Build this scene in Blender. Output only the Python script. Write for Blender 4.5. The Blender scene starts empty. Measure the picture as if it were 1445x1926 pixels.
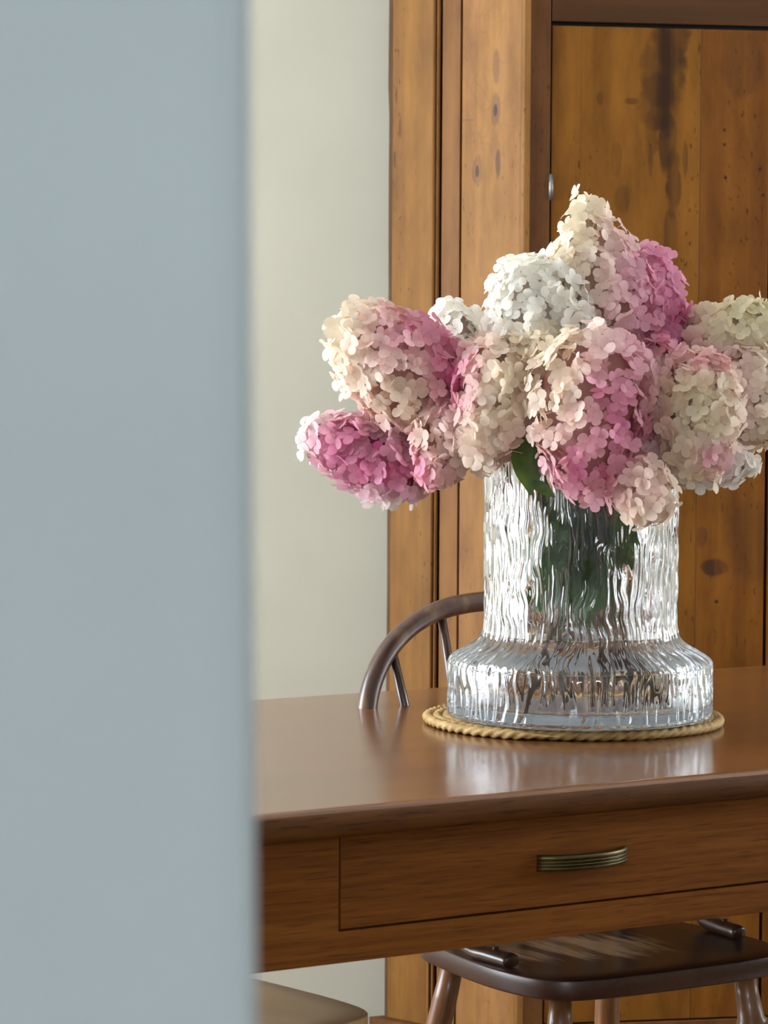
import bpy, bmesh, math, random
from mathutils import Vector, Matrix, noise as mnoise
import numpy as np

random.seed(7)
scene = bpy.context.scene
col = scene.collection

# ------------------------------------------------------------------ camera
IW, IH = 1445.0, 1926.0
FPX, PITCH, ROLL, CAMZ = 6000.0, -0.05845, 0.00567, 1.2548
fw = Vector((0, math.cos(PITCH), math.sin(PITCH)))
up = Vector((0, -math.sin(PITCH), math.cos(PITCH)))
rt = Vector((1, 0, 0))
cr = math.cos(ROLL) * rt + math.sin(ROLL) * up
cu = -math.sin(ROLL) * rt + math.cos(ROLL) * up
camd = bpy.data.cameras.new('camera')
cam = bpy.data.objects.new('camera', camd)
col.objects.link(cam)
M = Matrix((cr, cu, -fw)).transposed().to_4x4()
M.translation = (0, 0, CAMZ)
cam.matrix_world = M
camd.sensor_fit = 'VERTICAL'
camd.sensor_height = 36.0
camd.sensor_width = 36.0
camd.lens = FPX / IH * 36.0
camd.clip_start = 0.05
camd.dof.use_dof = True
camd.dof.focus_distance = 4.02
camd.dof.aperture_fstop = 15.0
scene.camera = cam

# ------------------------------------------------------------------ sky / light
SKY = 20.0
world = bpy.data.worlds.new('sky')
scene.world = world
world.use_nodes = True
bg = world.node_tree.nodes['Background']
bg.inputs['Color'].default_value = (0.86, 0.93, 1.0, 1)
bg.inputs['Strength'].default_value = SKY


def portal(name, loc, direction, w, h):
    l = bpy.data.lights.new(name, 'AREA')
    l.shape = 'RECTANGLE'
    l.size = w
    l.size_y = h
    l.cycles.is_portal = True
    o = bpy.data.objects.new(name, l)
    col.objects.link(o)
    o.location = loc
    o.rotation_euler = Vector(direction).to_track_quat('-Z', 'Z').to_euler()
    return o


# room: X -2.2..3.0, Y 1.0..5.5 ; hall: X -1.6..1.8, Y -3.2..0.9
LWX, RWX, BWY, HGT = -2.2, 3.0, 5.5, 2.55
WIN_L = (3.35, 4.95, 0.35, 2.35)       # y0 y1 z0 z1 on the left wall
WIN_R = (4.0, 5.1, 0.85, 2.10)         # right wall
WIN_H = (-0.60, 0.90, 1.02, 2.10)        # hall back wall x0 x1 z0 z1
portal('portal_left', (LWX - .08, sum(WIN_L[:2]) / 2, sum(WIN_L[2:]) / 2), (1, 0, 0), WIN_L[1] - WIN_L[0], WIN_L[3] - WIN_L[2])
portal('portal_right', (RWX + .08, sum(WIN_R[:2]) / 2, sum(WIN_R[2:]) / 2), (-1, 0, 0), WIN_R[1] - WIN_R[0], WIN_R[3] - WIN_R[2])
portal('portal_hall', (sum(WIN_H[:2]) / 2, -3.28, sum(WIN_H[2:]) / 2), (0, 1, 0), WIN_H[1] - WIN_H[0], WIN_H[3] - WIN_H[2])

vs = scene.view_settings
vs.view_transform = 'Standard'
vs.look = 'None'
vs.exposure = 0.0
vs.gamma = 1.0
vs.use_curve_mapping = False
cy = scene.cycles
cy.max_bounces = 16
cy.diffuse_bounces = 5
cy.glossy_bounces = 6
cy.transmission_bounces = 16
cy.transparent_max_bounces = 8
cy.sample_clamp_indirect = 40.0
cy.caustics_reflective = True
cy.caustics_refractive = True
cy.use_denoising = True


# ------------------------------------------------------------------ geometry of the view (used to take real positions)
def ray(x, y):
    return fw + cr * ((x - IW / 2) / FPX) - cu * ((y - IH / 2) / FPX)


def at_depth(x, y, Y):
    d = ray(x, y)
    p = d * (Y / d.y)
    return Vector((p.x, p.y, p.z + CAMZ))


def at_height(x, y, z):
    d = ray(x, y)
    p = d * ((z - CAMZ) / d.z)
    return Vector((p.x, p.y, z))


def at_plane(x, y, p0, nrm):
    d = ray(x, y)
    o = Vector((0, 0, CAMZ))
    t = (p0 - o).dot(nrm) / d.dot(nrm)
    return o + d * t


def to_px(P):
    q = P - Vector((0, 0, CAMZ))
    z = q.dot(fw)
    return IW / 2 + FPX * q.dot(cr) / z, IH / 2 - FPX * q.dot(cu) / z


# ------------------------------------------------------------------ tagging and mesh helpers
def tag(o, label=None, cat=None, group=None, kind=None):
    if label: o['label'] = label
    if cat: o['category'] = cat
    if group: o['group'] = group
    if kind: o['kind'] = kind
    return o


def empty(name, loc=(0, 0, 0), rz=0.0):
    o = bpy.data.objects.new(name, None)
    o.empty_display_size = 0.05
    col.objects.link(o)
    o.location = loc
    o.rotation_euler = (0, 0, rz)
    return o


def link(name, me, mat=None, parent=None, smooth=False):
    if mat and not me.materials:
        me.materials.append(mat)
    if smooth:
        me.polygons.foreach_set('use_smooth', [True] * len(me.polygons))
    o = bpy.data.objects.new(name, me)
    col.objects.link(o)
    if parent:
        o.parent = parent
    return o


def mesh_from(name, verts, faces):
    me = bpy.data.meshes.new(name)
    me.from_pydata([tuple(v) for v in verts], [], faces)
    me.update()
    return me


def box_mesh(name, x0, x1, y0, y1, z0, z1, bev=0.0, seg=2):
    bm = bmesh.new()
    bmesh.ops.create_cube(bm, size=1.0)
    for v in bm.verts:
        v.co = Vector(((x0 + x1) / 2 + v.co.x * (x1 - x0), (y0 + y1) / 2 + v.co.y * (y1 - y0), (z0 + z1) / 2 + v.co.z * (z1 - z0)))
    if bev > 0:
        bmesh.ops.bevel(bm, geom=list(bm.edges), offset=bev, segments=seg, affect='EDGES', profile=0.5)
    bmesh.ops.recalc_face_normals(bm, faces=bm.faces)
    me = bpy.data.meshes.new(name)
    bm.to_mesh(me)
    bm.free()
    return me


def box(name, x0, x1, y0, y1, z0, z1, mat, parent=None, bev=0.0, seg=2):
    me = box_mesh(name, x0, x1, y0, y1, z0, z1, bev, seg)
    return link(name, me, mat, parent, smooth=False)


def extrude_profile(name, prof, x0, x1, mat, parent=None, smooth=True):
    """closed (y,z) profile swept along x"""
    n = len(prof)
    vs_ = [(x0, p[0], p[1]) for p in prof] + [(x1, p[0], p[1]) for p in prof]
    fs = [(i, (i + 1) % n, n + (i + 1) % n, n + i) for i in range(n)]
    fs += [tuple(range(n))[::-1], tuple(range(n, 2 * n))]
    me = mesh_from(name, vs_, fs)
    bm = bmesh.new(); bm.from_mesh(me)
    bmesh.ops.recalc_face_normals(bm, faces=bm.faces)
    for f in bm.faces:
        f.smooth = smooth and len(f.verts) == 4
    for e in bm.edges:
        if len(e.link_faces) == 2 and e.calc_face_angle(0) > math.radians(40):
            e.smooth = False
    bm.to_mesh(me); bm.free()
    return link(name, me, mat, parent)


def tube_mesh(name, pts, radii, seg=12, flat=1.0, cap=True):
    """tube through points; flat scales the second frame axis"""
    pts = [Vector(p) for p in pts]
    n = len(pts)
    if not hasattr(radii, '__len__'):
        radii = [radii] * n
    tang = []
    for i in range(n):
        a = pts[max(0, i - 1)]; b = pts[min(n - 1, i + 1)]
        tang.append((b - a).normalized())
    ref = Vector((0, 0, 1)) if abs(tang[0].z) < 0.9 else Vector((1, 0, 0))
    u = (ref - tang[0] * ref.dot(tang[0])).normalized()
    V, F = [], []
    for i in range(n):
        u = (u - tang[i] * u.dot(tang[i])).normalized()
        w = tang[i].cross(u)
        for k in range(seg):
            a = 2 * math.pi * k / seg
            V.append(pts[i] + (u * math.cos(a) * flat + w * math.sin(a)) * radii[i])
    for i in range(n - 1):
        for k in range(seg):
            k2 = (k + 1) % seg
            F.append((i * seg + k, i * seg + k2, (i + 1) * seg + k2, (i + 1) * seg + k))
    if cap:
        F.append(tuple(range(seg))[::-1])
        F.append(tuple(range((n - 1) * seg, n * seg)))
    return mesh_from(name, V, F)


def tube(name, pts, radii, mat, parent=None, seg=12, flat=1.0):
    return link(name, tube_mesh(name, pts, radii, seg, flat), mat, parent, smooth=True)


def smooth_path(pts, n):
    """Catmull-Rom through points"""
    P = [Vector(p) for p in pts]
    P = [P[0] * 2 - P[1]] + P + [P[-1] * 2 - P[-2]]
    out = []
    m = len(P) - 3
    for i in range(n):
        t = i / (n - 1) * m
        k = min(int(t), m - 1)
        s = t - k
        a, b, c, d = P[k:k + 4]
        out.append(0.5 * ((2 * b) + (c - a) * s + (2 * a - 5 * b + 4 * c - d) * s * s + (3 * b - a - 3 * c + d) * s ** 3))
    return out


# ------------------------------------------------------------------ materials
class NT:
    def __init__(self, name):
        self.m = bpy.data.materials.new(name)
        self.m.use_nodes = True
        self.t = self.m.node_tree
        self.t.nodes.clear()

    def n(self, typ, ins=None, **kw):
        nd = self.t.nodes.new(typ)
        for k, v in kw.items():
            setattr(nd, k, v)
        for k, v in (ins or {}).items():
            s = nd.inputs[k]
            if isinstance(v, bpy.types.NodeSocket):
                self.t.links.new(v, s)
            else:
                s.default_value = v
        return nd

    def math(self, op, a, b=0.0, c=0.0, clamp=False):
        return self.n('ShaderNodeMath', {0: a, 1: b, 2: c}, operation=op, use_clamp=clamp).outputs[0]

    def mix(self, fac, a, b, blend='MIX'):
        nd = self.n('ShaderNodeMix', data_type='RGBA', blend_type=blend)
        for i, v in ((0, fac), (6, a), (7, b)):
            s = nd.inputs[i]
            if isinstance(v, bpy.types.NodeSocket): self.t.links.new(v, s)
            else: s.default_value = v
        return nd.outputs[2]

    def ramp(self, fac, stops):
        nd = self.n('ShaderNodeValToRGB', {0: fac})
        e = nd.color_ramp.elements
        while len(e) < len(stops): e.new(0.5)
        for el, (p, c) in zip(e, stops):
            el.position = p
            el.color = c if len(c) == 4 else (*c, 1)
        return nd.outputs[0]

    def smooth(self, v, lo, hi):
        nd = self.n('ShaderNodeMapRange', {'Value': v, 'From Min': lo, 'From Max': hi}, interpolation_type='SMOOTHSTEP')
        return nd.outputs[0]

    def out(self, sh):
        self.n('ShaderNodeOutputMaterial', {'Surface': sh})
        return self.m


def c4(c):
    return (c[0], c[1], c[2], 1.0)


def paint(name, color, rough=0.6, var=0.03, scale=6.0):
    t = NT(name)
    co = t.n('ShaderNodeTexCoord').outputs['Object']
    nz = t.n('ShaderNodeTexNoise', {'Vector': co, 'Scale': scale, 'Detail': 4.0}).outputs[0]
    dark = tuple(c * (1 - var * 2) for c in color)
    cc = t.ramp(nz, [(0.3, dark), (0.7, color)])
    fine = t.n('ShaderNodeTexNoise', {'Vector': co, 'Scale': 220.0, 'Detail': 3.0}).outputs[0]
    bp = t.n('ShaderNodeBump', {'Height': fine, 'Strength': 0.06, 'Distance': 0.002}).outputs[0]
    b = t.n('ShaderNodeBsdfPrincipled', {'Base Color': cc, 'Roughness': rough, 'Normal': bp})
    return t.out(b.outputs[0])


def wood(name, dark, mid, light, axis='X', fine=130.0, stretch=22.0, rough=0.4, coat=0.0, coat_rough=0.12, bump=0.15,
         pores=0.0, spots=(), spot_col=(0.03, 0.012, 0.004), blotch=None, wear=None, spec=0.5, crackle=0.0, mottle=0.0):
    """procedural grain along an object axis; spots = [(a, b, ra, rb, strength)] knots in the object's own (across, along) metres"""
    t = NT(name)
    co = t.n('ShaderNodeTexCoord').outputs['Object']
    rnd = t.n('ShaderNodeObjectInfo').outputs['Random']
    off = t.n('ShaderNodeCombineXYZ', {0: t.math('MULTIPLY', rnd, 7.3), 1: t.math('MULTIPLY', rnd, 3.7), 2: t.math('MULTIPLY', rnd, 5.1)}).outputs[0]
    cof = t.n('ShaderNodeVectorMath', {0: co, 1: off}, operation='ADD').outputs[0]
    s = [1.0, 1.0, 1.0]
    s['XYZ'.index(axis)] = 1.0 / stretch
    st = t.n('ShaderNodeVectorMath', {0: cof, 1: tuple(s)}, operation='MULTIPLY').outputs[0]
    warp = t.n('ShaderNodeTexNoise', {'Vector': st, 'Scale': 9.0, 'Detail': 2.0}).outputs['Color']
    stw = t.n('ShaderNodeVectorMath', {0: warp, 1: (0.05, 0.05, 0.05), 2: st}, operation='MULTIPLY_ADD').outputs[0]
    n1 = t.n('ShaderNodeTexNoise', {'Vector': stw, 'Scale': fine, 'Detail': 4.0, 'Roughness': 0.6}).outputs[0]
    n2 = t.n('ShaderNodeTexNoise', {'Vector': stw, 'Scale': fine * 0.16, 'Detail': 3.0, 'Roughness': 0.55}).outputs[0]
    g = t.math('ADD', t.math('MULTIPLY', n1, 0.45), t.math('MULTIPLY', n2, 0.55))
    cc = t.ramp(g, [(0.34, dark), (0.5, mid), (0.66, light)])
    if blotch:
        bl = t.n('ShaderNodeTexNoise', {'Vector': st, 'Scale': blotch[1], 'Detail': 3.0}).outputs[0]
        cc = t.mix(t.math('MULTIPLY', t.smooth(bl, 0.5, 0.72), blotch[2]), cc, c4(blotch[0]))
    if mottle > 0:
        mv = t.n('ShaderNodeVectorMath', {0: cof, 1: (1, 1, .3) if axis == 'Z' else (.3, 1, 1)}, operation='MULTIPLY').outputs[0]
        mz = t.n('ShaderNodeTexNoise', {'Vector': mv, 'Scale': 24.0, 'Detail': 6.0, 'Roughness': 0.62}).outputs[0]
        cc = t.mix(mottle, cc, t.ramp(mz, [(0.3, (.42, .38, .34)), (0.52, (.95, .95, .95)), (0.7, (1.25, 1.28, 1.3))]), 'MULTIPLY')
        fz = t.n('ShaderNodeTexNoise', {'Vector': mv, 'Scale': 190.0, 'Detail': 3.0}).outputs[0]
        fm = t.n('ShaderNodeTexNoise', {'Vector': mv, 'Scale': 13.0, 'Detail': 2.0}).outputs[0]
        cc = t.mix(t.math('MULTIPLY', t.math('MULTIPLY', t.smooth(fz, .62, .70), t.smooth(fm, .46, .62)), min(1.0, mottle * 1.3)), cc, c4(tuple(v * .30 for v in dark)))
    if pores > 0:
        pz = t.n('ShaderNodeTexNoise', {'Vector': st, 'Scale': fine * 2.6, 'Detail': 2.0}).outputs[0]
        cc = t.mix(t.math('MULTIPLY', t.smooth(pz, 0.58, 0.68), pores), cc, c4(tuple(v * 0.35 for v in dark)))
    if spots:
        sep = t.n('ShaderNodeSeparateXYZ', {0: co})
        iz = 'XYZ'.index(axis)
        ix = 0 if axis != 'X' else 1
        wob = t.n('ShaderNodeTexNoise', {'Vector': co, 'Scale': 30.0, 'Detail': 3.0}).outputs[0]
        streak = t.n('ShaderNodeTexNoise', {'Vector': stw, 'Scale': fine * 0.8, 'Detail': 3.0}).outputs[0]
        for (a, b, ra, rb, k) in spots:
            du = t.math('DIVIDE', t.math('SUBTRACT', sep.outputs[ix], a), ra)
            dv = t.math('DIVIDE', t.math('SUBTRACT', sep.outputs[iz], b), rb)
            d = t.math('ADD', t.math('MULTIPLY', du, du), t.math('MULTIPLY', dv, dv))
            d = t.math('ADD', d, t.math('MULTIPLY_ADD', wob, 1.6, -0.8))
            mk = t.math('SUBTRACT', 1.0, t.smooth(d, 0.55, 1.2))
            mk = t.math('MULTIPLY', mk, t.math('MULTIPLY_ADD', t.smooth(streak, 0.35, 0.6), 0.55, 0.45))
            cc = t.mix(t.math('MULTIPLY', mk, k), cc, c4(spot_col))
    if crackle > 0:
        cs = t.n('ShaderNodeVectorMath', {0: cof, 1: (1, 1, .55)}, operation='MULTIPLY').outputs[0]
        cw = t.n('ShaderNodeTexNoise', {'Vector': cs, 'Scale': 40.0, 'Detail': 3.0}).outputs['Color']
        cs = t.n('ShaderNodeVectorMath', {0: cw, 1: (.02, .02, .02), 2: cs}, operation='MULTIPLY_ADD').outputs[0]
        ve = t.n('ShaderNodeTexVoronoi', {'Vector': cs, 'Scale': 34.0}, feature='DISTANCE_TO_EDGE').outputs[0]
        cm = t.n('ShaderNodeTexNoise', {'Vector': cof, 'Scale': 7.0, 'Detail': 3.0}).outputs[0]
        ck = t.math('MULTIPLY', t.math('SUBTRACT', 1.0, t.smooth(ve, 0.0, 0.07)), t.smooth(cm, .48, .68))
        cc = t.mix(t.math('MULTIPLY', ck, crackle), cc, c4(tuple(v * .45 for v in dark)))
    if wear:
        wz = t.n('ShaderNodeTexNoise', {'Vector': st, 'Scale': 26.0, 'Detail': 5.0, 'Roughness': 0.65}).outputs[0]
        sep2 = t.n('ShaderNodeSeparateXYZ', {0: co})
        wx = t.math('DIVIDE', t.math('SUBTRACT', sep2.outputs[0], wear[1]), wear[3])
        wy = t.math('DIVIDE', t.math('SUBTRACT', sep2.outputs[1], wear[2]), wear[4])
        r2 = t.math('ADD', t.math('MULTIPLY', wx, wx), t.math('MULTIPLY', wy, wy))
        wm = t.smooth(t.math('SUBTRACT', wz, t.math('MULTIPLY', r2, 0.22)), 0.36, 0.56)
        cc = t.mix(t.math('MULTIPLY', wm, wear[5]), cc, c4(wear[0]))
    bp = t.n('ShaderNodeBump', {'Height': g, 'Strength': bump, 'Distance': 0.001}).outputs[0]
    rg = t.math('MULTIPLY_ADD', n2, 0.12, rough - 0.06)
    b = t.n('ShaderNodeBsdfPrincipled', {'Base Color': cc, 'Roughness': rg, 'Normal': bp, 'Specular IOR Level': spec})
    if coat:
        b.inputs['Coat Weight'].default_value = coat
        b.inputs['Coat Roughness'].default_value = coat_rough
    return t.out(b.outputs[0])


def metal(name, color, rough=0.35):
    t = NT(name)
    co = t.n('ShaderNodeTexCoord').outputs['Object']
    nz = t.n('ShaderNodeTexNoise', {'Vector': co, 'Scale': 90.0, 'Detail': 3.0}).outputs[0]
    cc = t.ramp(nz, [(0.3, tuple(v * .65 for v in color)), (0.7, color)])
    b = t.n('ShaderNodeBsdfPrincipled', {'Base Color': cc, 'Metallic': 1.0, 'Roughness': rough})
    return t.out(b.outputs[0])


def glass_mat(name, color=(0.98, 0.993, 1.0), ior=1.5, rough=0.0):
    t = NT(name)
    co = t.n('ShaderNodeTexCoord').outputs['Object']
    nz = t.n('ShaderNodeTexNoise', {'Vector': co, 'Scale': 60.0, 'Detail': 2.0}).outputs[0]
    bp = t.n('ShaderNodeBump', {'Height': nz, 'Strength': 0.02, 'Distance': 0.002}).outputs[0]
    b = t.n('ShaderNodeBsdfPrincipled', {'Base Color': c4(color), 'Roughness': rough, 'IOR': ior, 'Transmission Weight': 1.0, 'Normal': bp})
    return t.out(b.outputs[0])


def petal_mat():
    t = NT('petal')
    oc = t.n('ShaderNodeObjectInfo').outputs['Color']
    co = t.n('ShaderNodeTexCoord').outputs['Object']
    nz = t.n('ShaderNodeTexNoise', {'Vector': co, 'Scale': 160.0, 'Detail': 3.0}).outputs[0]
    cc = t.mix(t.math('MULTIPLY', t.smooth(nz, 0.45, 0.75), 0.14), oc, (0.75, 0.55, 0.42, 1), 'MULTIPLY')
    d = t.n('ShaderNodeBsdfPrincipled', {'Base Color': cc, 'Roughness': 0.6, 'Specular IOR Level': 0.25})
    tr = t.n('ShaderNodeBsdfTranslucent', {'Color': cc})
    mx = t.n('ShaderNodeMixShader', {0: 0.5, 1: d.outputs[0], 2: tr.outputs[0]})
    return t.out(mx.outputs[0])


def leaf_mat():
    t = NT('leaf')
    co = t.n('ShaderNodeTexCoord').outputs['Object']
    nz = t.n('ShaderNodeTexNoise', {'Vector': co, 'Scale': 40.0, 'Detail': 4.0}).outputs[0]
    cc = t.ramp(nz, [(0.3, (0.022, 0.05, 0.008)), (0.7, (0.06, 0.12, 0.018))])
    d = t.n('ShaderNodeBsdfPrincipled', {'Base Color': cc, 'Roughness': 0.42})
    tr = t.n('ShaderNodeBsdfTranslucent', {'Color': (0.12, 0.25, 0.02, 1)})
    mx = t.n('ShaderNodeMixShader', {0: 0.25, 1: d.outputs[0], 2: tr.outputs[0]})
    return t.out(mx.outputs[0])


M_wall = paint('cream_paint', (0.415, 0.390, 0.308))
M_ceil = paint('ceiling_paint', (0.85, 0.84, 0.80))
M_hall = paint('pale_blue_paint', (0.56, 0.64, 0.66))
M_trim = paint('trim_paint', (0.80, 0.78, 0.70), rough=0.4)
M_floor = wood('floor_wood', (0.10, 0.045, 0.015), (0.17, 0.08, 0.03), (0.23, 0.12, 0.05), axis='Y', rough=0.35)
M_oak = wood('table_oak', (0.098, 0.027, 0.0020), (0.158, 0.047, 0.0040), (0.225, 0.074, 0.008), axis='X', fine=190.0, stretch=26.0,
             rough=0.45, bump=0.25, pores=0.45, spec=0.18)
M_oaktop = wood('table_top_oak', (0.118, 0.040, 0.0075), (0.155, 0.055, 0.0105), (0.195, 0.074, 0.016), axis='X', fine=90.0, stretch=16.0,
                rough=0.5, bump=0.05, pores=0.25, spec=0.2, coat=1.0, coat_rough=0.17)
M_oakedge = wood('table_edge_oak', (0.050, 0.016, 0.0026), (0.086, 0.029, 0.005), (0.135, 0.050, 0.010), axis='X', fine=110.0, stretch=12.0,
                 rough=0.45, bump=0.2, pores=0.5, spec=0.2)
M_dark = paint('dark_gap', (0.012, 0.007, 0.004), rough=0.8)
M_chair = wood('chair_brown', (0.028, 0.010, 0.005), (0.062, 0.024, 0.012), (0.11, 0.048, 0.024), axis='Z', fine=80.0, stretch=10.0,
               rough=0.34, bump=0.1, coat=0.3, coat_rough=0.2, blotch=((0.21, 0.12, 0.06), 30.0, .8))
M_seat = wood('chair_seat_brown', (0.024, 0.007, 0.003), (0.046, 0.015, 0.007), (0.07, 0.025, 0.013), axis='Y', fine=80.0, stretch=8.0,
              rough=0.4, bump=0.12, coat=0.35, coat_rough=0.3, wear=((0.72, 0.46, 0.25), 0.02, -0.01, 0.19, 0.12, 0.95))
M_seat2 = wood('pale_seat', (0.70, 0.42, 0.19), (0.78, 0.50, 0.24), (0.82, 0.56, 0.30), axis='X', fine=60.0, stretch=10.0,
               rough=0.4, bump=0.08, spec=0.25)
M_leg = wood('chair_leg_brown', (0.12, 0.046, 0.014), (0.19, 0.076, 0.025), (0.27, 0.115, 0.042), axis='Z', fine=80.0, stretch=10.0,
             rough=0.36, bump=0.1, coat=0.2)
M_brass = metal('aged_brass', (0.14, 0.108, 0.045), 0.4)
M_iron = metal('dark_iron', (0.05, 0.045, 0.04), 0.5)
M_zinc = metal('hinge_grey', (0.25, 0.24, 0.22), 0.5)
M_glass = glass_mat('clear_glass')


def base_light_mat():  # near-white blue diffuse: the base's window glow put into the colour
    t = NT('glass_base_light')
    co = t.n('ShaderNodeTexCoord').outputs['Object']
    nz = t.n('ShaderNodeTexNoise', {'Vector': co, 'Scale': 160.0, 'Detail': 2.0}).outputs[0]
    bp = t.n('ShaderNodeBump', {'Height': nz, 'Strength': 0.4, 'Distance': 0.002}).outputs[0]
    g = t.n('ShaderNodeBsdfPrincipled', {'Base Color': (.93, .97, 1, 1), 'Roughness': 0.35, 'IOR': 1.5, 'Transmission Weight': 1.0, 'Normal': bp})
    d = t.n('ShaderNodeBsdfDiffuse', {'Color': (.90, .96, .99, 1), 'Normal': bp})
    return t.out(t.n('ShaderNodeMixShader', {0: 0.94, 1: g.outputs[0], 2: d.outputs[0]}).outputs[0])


M_base_light = base_light_mat()
M_water = glass_mat('water', (0.985, 0.993, 1.0), 1.333)
M_petal = petal_mat()
M_leaf = leaf_mat()
M_core = paint('branchlet_cream', (0.42, 0.34, 0.20), rough=0.8, var=0.2, scale=60)
M_stem = wood('stem_bark', (0.05, 0.025, 0.012), (0.11, 0.055, 0.025), (0.17, 0.10, 0.05), axis='Z', fine=160.0, stretch=8.0, rough=0.6)


def straw_mat():
    t = NT('straw_rope')
    co = t.n('ShaderNodeTexCoord').outputs['Object']
    nz = t.n('ShaderNodeTexNoise', {'Vector': co, 'Scale': 55.0, 'Detail': 4.0}).outputs[0]
    at = t.n('ShaderNodeAttribute', attribute_name='twist').outputs['Fac']
    cc = t.ramp(nz, [(0.3, (0.28, 0.155, 0.045)), (0.7, (0.52, 0.34, 0.125))])
    fb = t.n('ShaderNodeTexNoise', {'Vector': co, 'Scale': 600.0, 'Detail': 3.0}).outputs[0]
    cc = t.mix(t.math('MULTIPLY', t.smooth(fb, 0.5, 0.7), 0.35), cc, (0.25, 0.14, 0.05, 1))
    bp = t.n('ShaderNodeBump', {'Height': fb, 'Strength': 0.5, 'Distance': 0.001}).outputs[0]
    b = t.n('ShaderNodeBsdfPrincipled', {'Base Color': cc, 'Roughness': 0.65, 'Normal': bp})
    return t.out(b.outputs[0])


M_straw = straw_mat()


# ------------------------------------------------------------------ the room
def struct(name, me_obj):
    me_obj['kind'] = 'structure'
    return me_obj


struct('floor', box('floor', LWX - .1, RWX + .1, -3.3, BWY + .1, -0.1, 0.0, M_floor))
struct('ceiling', box('ceiling', LWX - .1, RWX + .1, -3.3, BWY + .1, HGT, HGT + .1, M_ceil))
struct('wall_back', box('wall_back', LWX - .1, RWX + .1, BWY, BWY + .1, 0, HGT, M_wall))


def wall_with_opening(name, plane, axis, lo, hi, op, thick, mat):
    """wall of constant x (axis 'x') or y (axis 'y') with one rectangular opening (a0, a1, z0, z1)"""
    bm = bmesh.new()
    a0, a1, z0, z1 = op
    for (s0, s1, t0, t1) in ((lo, a0, 0, HGT), (a1, hi, 0, HGT), (a0, a1, 0, z0), (a0, a1, z1, HGT)):
        if s1 - s0 < 1e-4 or t1 - t0 < 1e-4: continue
        r = bmesh.ops.create_cube(bm, size=1.0)
        for v in r['verts']:
            u = (s0 + s1) / 2 + v.co.x * (s1 - s0)
            w = plane + (v.co.y) * thick
            z = (t0 + t1) / 2 + v.co.z * (t1 - t0)
            v.co = (w, u, z) if axis == 'x' else (u, w, z)
    bmesh.ops.recalc_face_normals(bm, faces=bm.faces)
    me = bpy.data.meshes.new(name)
    bm.to_mesh(me); bm.free()
    return struct(name, link(name, me, mat))


def window_frame(name, plane, axis, op, n):
    a0, a1, z0, z1 = op
    root = empty(name, (plane, (a0 + a1) / 2, z0) if axis == 'x' else ((a0 + a1) / 2, plane, z0))
    struct(name, root)
    hw, h, b, d = (a1 - a0) / 2, z1 - z0, 0.05, 0.05
    bars = [('window_frame', -hw, -hw + b, 0, h), ('window_frame', hw - b, hw, 0, h), ('window_frame', -hw, hw, 0, b), ('window_frame', -hw, hw, h - b, h),
            ('glazing_bar', -.02, .02, b, h - b), ('glazing_bar', -hw + b, hw - b, h / 2 - .015, h / 2 + .015)]
    for nm, u0, u1, w0, w1 in bars:
        if axis == 'x': box(nm, -d / 2, d / 2, u0, u1, w0, w1, M_trim, root)
        else: box(nm, u0, u1, -d / 2, d / 2, w0, w1, M_trim, root)


wall_with_opening('wall_left', LWX - .05, 'x', -3.3, BWY, WIN_L, .1, M_wall)
wall_with_opening('wall_right', RWX + .05, 'x', -3.3, BWY, WIN_R, .1, M_wall)
wall_with_opening('wall_hall', -3.25, 'y', LWX, RWX, WIN_H, .1, M_hall)
window_frame('window_1', LWX - .05, 'x', WIN_L, 2)
window_frame('window_2', RWX + .05, 'x', WIN_R, 2)
window_frame('window_3', -3.25, 'y', WIN_H, 2)
#struct('baseboard_back', box('baseboard_back', LWX, RWX, BWY - .018, BWY, 0, 0.12, M_trim))

# the near partition with the doorway the picture is taken through
PW = 0.90
eT = at_depth(468, 0, PW); eB = at_depth(482, 1926, PW)
sl = (eB.x - eT.x) / (eB.z - eT.z)


def edge_x(z):
    return eT.x + (z - eT.z) * sl


DOORR, DOORH = 0.86, 2.05
bm = bmesh.new()
prof_parts = []
zs = [0, DOORH]
R_ = 0.012
prof = [(0, PW), (-R_ * .3, PW), ]


def part_prism(bm, ring_fn, z0, z1):
    a = [bm.verts.new(ring_fn(z0, k)) for k in range(8)]
    b = [bm.verts.new(ring_fn(z1, k)) for k in range(8)]
    for k in range(8):
        k2 = (k + 1) % 8
        bm.faces.new((a[k], a[k2], b[k2], b[k]))
    bm.faces.new(a[::-1]); bm.faces.new(b)


def ring_left(z, k):
    e = edge_x(z)
    # softly rounded plaster corner; the reveal runs back parallel to the doorway's splay
    pts = [(LWX, PW), (e - .010, PW), (e - .003, PW + .002), (e, PW + .007), (e - .0005, PW + .014), (e - .02, PW + .10), (e - .03, PW + .11), (LWX, PW + .11)]
    return (pts[k][0], pts[k][1], z)


part_prism(bm, ring_left, 0, DOORH)
for (x0, x1, z0, z1) in ((DOORR, RWX, 0, DOORH), (LWX, RWX, DOORH, HGT)):
    r = bmesh.ops.create_cube(bm, size=1.0)
    for v in r['verts']:
        v.co = ((x0 + x1) / 2 + v.co.x * (x1 - x0), PW + .055 + v.co.y * .11, (z0 + z1) / 2 + v.co.z * (z1 - z0))
bmesh.ops.recalc_face_normals(bm, faces=bm.faces)
me = bpy.data.meshes.new('wall_front'); bm.to_mesh(me); bm.free()
struct('wall_front', link('wall_front', me, M_hall))

# ------------------------------------------------------------------ table
YAW, D0, TW, TH = 0.56804, 2.81211, 0.90, 0.75
av = Vector((math.cos(YAW), math.sin(YAW), 0))
nv = Vector((-math.sin(YAW), math.cos(YAW), 0))


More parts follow.
